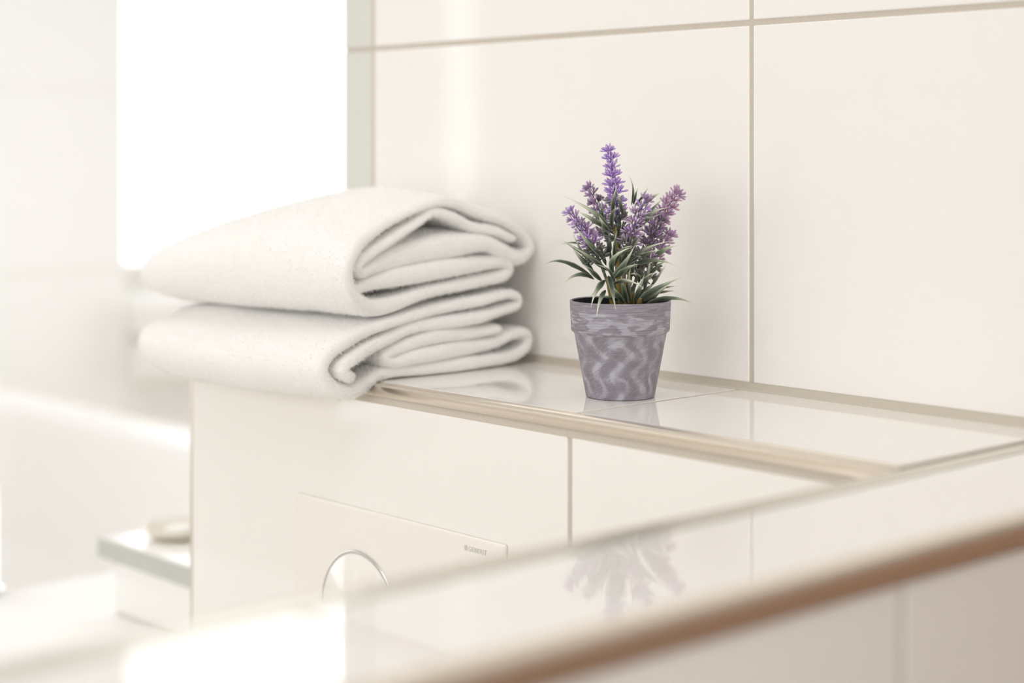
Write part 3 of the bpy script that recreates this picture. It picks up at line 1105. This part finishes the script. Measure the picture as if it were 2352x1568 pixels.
def spike(base, mid, tip, t0, nwh, per, size, kinds, wtip, seed, stem_col):
    """stem with whorls of florets from parameter t0 to the tip; kinds(t) names the floret colour"""
    rnd = random.Random(seed)
    A, B, C_ = L(*base), L(*mid), L(*tip)
    A.z = max(A.z, ZS - .003)
    pts = bez(A, B, C_, 16)
    me_ = tube('flower_spike', pts, [.0011] * 9 + [.0010, .0009, .0008, .0008, .0007, .0006, .0005, .0004], 7)
    ca = me_.color_attributes.new('tint', 'FLOAT_COLOR', 'POINT')
    for i in range(len(me_.vertices)):
        t = (i // 7) / 16.0
        f = smooth01((t - t0) / (1.001 - t0))
        c0 = (0.05, 0.075, 0.035)
        ca.data[i].color = (*[c0[q] + (stem_col[q] - c0[q]) * f for q in range(3)], 1)
    sp_ = obj('flower_spike', me_, 'floret', plant)
    for w in range(nwh):
        t = t0 + (0.985 - t0) * w / (nwh - 1)
        ctl = B * 2 - (A + C_) * .5
        p = A * (1 - t) ** 2 + ctl * (2 * t * (1 - t)) + C_ * t * t
        tan = ((ctl - A) * (2 * (1 - t)) + (C_ - ctl) * (2 * t)).normalized()
        a0 = rnd.uniform(0, 6.28)
        frac = w / (nwh - 1)
        n_ = per if frac < .8 else max(3, per - 2)
        ax = tan.orthogonal().normalized()
        bx = tan.cross(ax)
        for q in range(n_):
            an = a0 + 2 * math.pi * q / n_ + rnd.uniform(-.2, .2)
            op = (1.0 - .48 * frac) * rnd.uniform(.85, 1.15)
            dvec = tan * math.cos(op) + (ax * math.cos(an) + bx * math.sin(an)) * math.sin(op)
            o_ = bpy.data.objects.new('floret', rnd.choice(FLO[kinds(frac + rnd.uniform(-.08, .08), rnd)]))
            COL.objects.link(o_)
            o_.parent = sp_
            sc = size * 1.34 * (1 - (1 - wtip) * frac) * rnd.uniform(.88, 1.12)
            o_.rotation_mode = 'QUATERNION'
            o_.rotation_quaternion = dvec.to_track_quat('Z', 'Y') @ Matrix.Rotation(rnd.uniform(0, 6.28), 3, 'Z').to_quaternion()
            o_.scale = (sc, sc, sc * 1.02)
            o_.location = p + dvec * .0006
        if w == nwh - 1:
            o_ = bpy.data.objects.new('floret', rnd.choice(FLO[kinds(1.0, rnd)]))
            COL.objects.link(o_)
            o_.parent = sp_
            o_.rotation_mode = 'QUATERNION'
            o_.rotation_quaternion = tan.to_track_quat('Z', 'Y')
            o_.scale = (size * wtip * 1.2,) * 3
            o_.location = p


spike((1428, 712, 0), (1420, 520, -.002), (1399, 352, -.004), .40, 11, 6, 1.14,
      lambda f, r: 'green' if f < .22 else ('mix' if f < .42 else 'purple'), .72, 11, (0.15, 0.05, 0.42))
spike((1418, 712, .008), (1392, 540, .020), (1355, 440, .030), .50, 6, 5, 0.98,
      lambda f, r: r.choice(('dusk', 'mauve')), .85, 12, (0.16, 0.09, 0.2))
spike((1412, 712, -.002), (1372, 590, -.010), (1313, 494, -.012), .45, 8, 5, 1.05,
      lambda f, r: 'green' if f < .2 else r.choice(('mix', 'purple', 'mauve')), .82, 13, (0.2, 0.08, 0.4))
spike((1430, 712, -.006), (1443, 570, -.016), (1480, 466, -.020), .42, 7, 5, 1.08,
      lambda f, r: 'green' if f < .12 else r.choice(('mix', 'mauve', 'mauve')), .78, 14, (0.17, 0.09, 0.25))
spike((1440, 712, .010), (1490, 560, .022), (1549, 452, .030), .48, 8, 5, 1.05,
      lambda f, r: 'dusk' if f < .25 else 'pink', .9, 15, (0.38, 0.18, 0.3))
spike((1442, 712, .002), (1476, 600, .004), (1514, 512, .006), .30, 7, 5, 1.05,
      lambda f, r: 'green' if f < .2 else r.choice(('dusk', 'mauve', 'dusk')), .85, 16, (0.14, 0.09, 0.14))
spike((1446, 712, .012), (1492, 620, .026), (1531, 548, .032), .40, 6, 4, 1.0,
      lambda f, r: 'green' if f < .25 else 'pink', .9, 17, (0.38, 0.18, 0.27))

# leaves: (base, mid, tip) columns/rows on the plant, depth at base and tip (m), half width (mm)
LEAVES = [
    ((1399, 525), (1356, 484), (1288, 449), -.012, -.016, 1.9), ((1386, 522), (1352, 499), (1325, 486), -.016, -.026, 1.7),
    ((1406, 495), (1409, 456), (1418, 427), -.012, -.020, 1.6), ((1407, 526), (1408, 490), (1424, 479), -.016, -.026, 2.0),
    ((1397, 530), (1385, 513), (1375, 496), -.016, -.024, 2.0), ((1431, 495), (1424, 463), (1416, 438), -.012, -.018, 1.5),
    ((1450, 472), (1454, 434), (1444, 403), .006, .012, .8), ((1454, 470), (1459, 449), (1465, 432), .004, .008, 1.2),
    ((1456, 474), (1475, 452), (1488, 430), .002, .006, 1.3), ((1478, 470), (1500, 452), (1518, 444), .0, .004, 1.4),
    ((1463, 516), (1493, 486), (1522, 456), .012, .018, 1.8), ((1464, 522), (1497, 490), (1532, 479), .002, .0, 2.0),
    ((1459, 527), (1484, 507), (1518, 492), -.006, -.012, 1.8), ((1393, 602), (1349, 557), (1316, 513), -.016, -.024, 1.9),
    ((1376, 602), (1327, 575), (1291, 552), -.016, -.026, 1.7), ((1388, 506), (1382, 481), (1382, 454), -.006, -.010, 1.1),
    ((1352, 604), (1327, 561), (1316, 536), -.006, -.004, .9), ((1409, 602), (1411, 561), (1417, 531), -.018, -.024, 1.4),
    ((1411, 612), (1427, 577), (1454, 566), -.018, -.030, 1.8), ((1425, 604), (1452, 570), (1479, 532), -.018, -.022, 2.0),
    ((1445, 602), (1479, 573), (1541, 554), -.010, -.012, 1.8), ((1450, 600), (1488, 581), (1515, 576), -.016, -.024, 1.7),
    ((1500, 592), (1529, 572), (1557, 565), .004, .008, 1.9), ((1340, 563), (1306, 558), (1277, 568), .010, .014, .8),
    ((1359, 634), (1297, 601), (1250, 608), -.014, -.012, 1.9), ((1394, 622), (1357, 592), (1305, 562), -.018, -.030, 1.9),
    ((1363, 622), (1334, 593), (1314, 570), -.004, .002, 2.0), ((1364, 642), (1327, 632), (1291, 655), -.014, -.022, 1.9),
    ((1382, 646), (1359, 622), (1337, 607), -.020, -.030, 2.1), ((1390, 644), (1370, 667), (1357, 706), -.024, -.043, 2.0),
    ((1397, 634), (1405, 665), (1414, 714), -.024, -.046, 2.0), ((1391, 667), (1378, 690), (1370, 727), -.020, -.045, 1.7),
    ((1407, 625), (1410, 592), (1452, 568), -.020, -.030, 2.1), ((1405, 637), (1434, 605), (1459, 562), -.022, -.028, 2.1),
    ((1411, 640), (1439, 617), (1466, 607), -.022, -.034, 2.0), ((1434, 613), (1469, 588), (1513, 576), -.012, -.022, 2.0),
    ((1452, 612), (1501, 598), (1553, 611), -.008, -.010, 1.8), ((1408, 653), (1439, 644), (1476, 661), -.022, -.036, 1.8),
    ((1467, 650), (1463, 632), (1446, 630), -.010, -.020, 1.6), ((1467, 660), (1484, 637), (1506, 626), -.008, -.016, 1.6),
    ((1479, 668), (1489, 622), (1496, 575), -.004, -.006, 1.7), ((1468, 690), (1506, 664), (1568, 636), -.010, -.010, 2.6),
    ((1478, 692), (1513, 669), (1543, 647), .0, .006, 2.3), ((1434, 697), (1415, 671), (1405, 655), -.014, -.022, 2.2),
    ((1440, 697), (1431, 659), (1426, 633), -.010, -.018, 1.9), ((1449, 695), (1444, 642), (1449, 618), -.008, -.012, 1.7),
    ((1455, 692), (1469, 659), (1480, 630), -.010, -.016, 2.0), ((1484, 698), (1543, 685), (1597, 700), -.006, .004, 1.7),
    ((1490, 664), (1513, 632), (1531, 607), .010, .020, 1.1), ((1500, 668), (1530, 660), (1556, 658), .016, .026, 1.0),
    ((1500, 676), (1530, 670), (1553, 669), .018, .028, 1.0), ((1452, 698), (1480, 668), (1505, 652), .004, .012, 2.2),
    ((1444, 698), (1456, 660), (1470, 625), .006, .010, 2.0), ((1420, 660), (1424, 620), (1430, 590), .002, .004, 1.8),
    ((1400, 560), (1385, 530), (1372, 515), .004, .008, 1.8), ((1440, 560), (1452, 535), (1463, 520), .002, -.002, 1.8),
    ((1392, 610), (1378, 575), (1366, 552), .004, .010, 1.8), ((1460, 620), (1480, 596), (1492, 566), .010, .014, 1.9),
    ((1395, 590), (1400, 560), (1398, 530), -.002, -.004, 2.0), ((1440, 600), (1446, 574), (1446, 545), -.004, -.006, 1.9),
    ((1382, 648), (1374, 662), (1352, 684), -.010, -.020, 1.3), ((1488, 640), (1510, 612), (1535, 598), .014, .022, 1.4),
    ((1408, 648), (1398, 622), (1370, 608), -.024, -.038, 1.5), ((1418, 690), (1400, 684), (1352, 682), -.010, -.018, 1.3),
]


def leaf_mesh(A, B, C_, w, seed):
    rnd = random.Random(seed)
    N = 12
    pts = bez(A, B, C_, N)
    vs_, fs, uv = [], [], []
    view = -FV
    tw = rnd.uniform(-.7, .7)
    for i, p in enumerate(pts):
        t = i / N
        tan = (pts[min(i + 1, N)] - pts[max(i - 1, 0)]).normalized()
        side = tan.cross(view)
        if side.length < .2:
            side = tan.cross(Vector((0, 0, 1)))
        side.normalize()
        nor = side.cross(tan).normalized()
        side = side * math.cos(tw * (1 - t * .5)) + nor * math.sin(tw * (1 - t * .5))
        nor = side.cross(tan).normalized()
        ww = w * ((t / .30) ** .55 if t < .30 else (1 - ((t - .30) / .70)) ** 1.15) * 1.0 + w * .12 * (1 - t) + .00004
        fold = ww * .38
        jag = 1 + rnd.uniform(-.06, .06)
        vs_ += [p - side * ww * jag + nor * fold, p + nor * .00018, p + side * ww * jag + nor * fold, p - nor * .00018]
        for u in (0, .5, 1, .5):
            uv.append((u, t))
    for i in range(N):
        a, b = i * 4, (i + 1) * 4
        for j in range(4):
            fs.append((a + j, a + (j + 1) % 4, b + (j + 1) % 4, b + j))
    m = pyd('leaf', vs_, fs)
    ul = m.uv_layers.new(name='UVMap')
    for lp in m.loops:
        ul.data[lp.index].uv = uv[lp.vertex_index]
    m.shade_smooth()
    return m


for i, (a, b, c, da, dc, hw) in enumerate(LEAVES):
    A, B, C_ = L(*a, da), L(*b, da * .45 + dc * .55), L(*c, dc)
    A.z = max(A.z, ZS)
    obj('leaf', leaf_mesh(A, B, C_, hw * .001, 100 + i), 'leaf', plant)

bpy.context.view_layer.update()
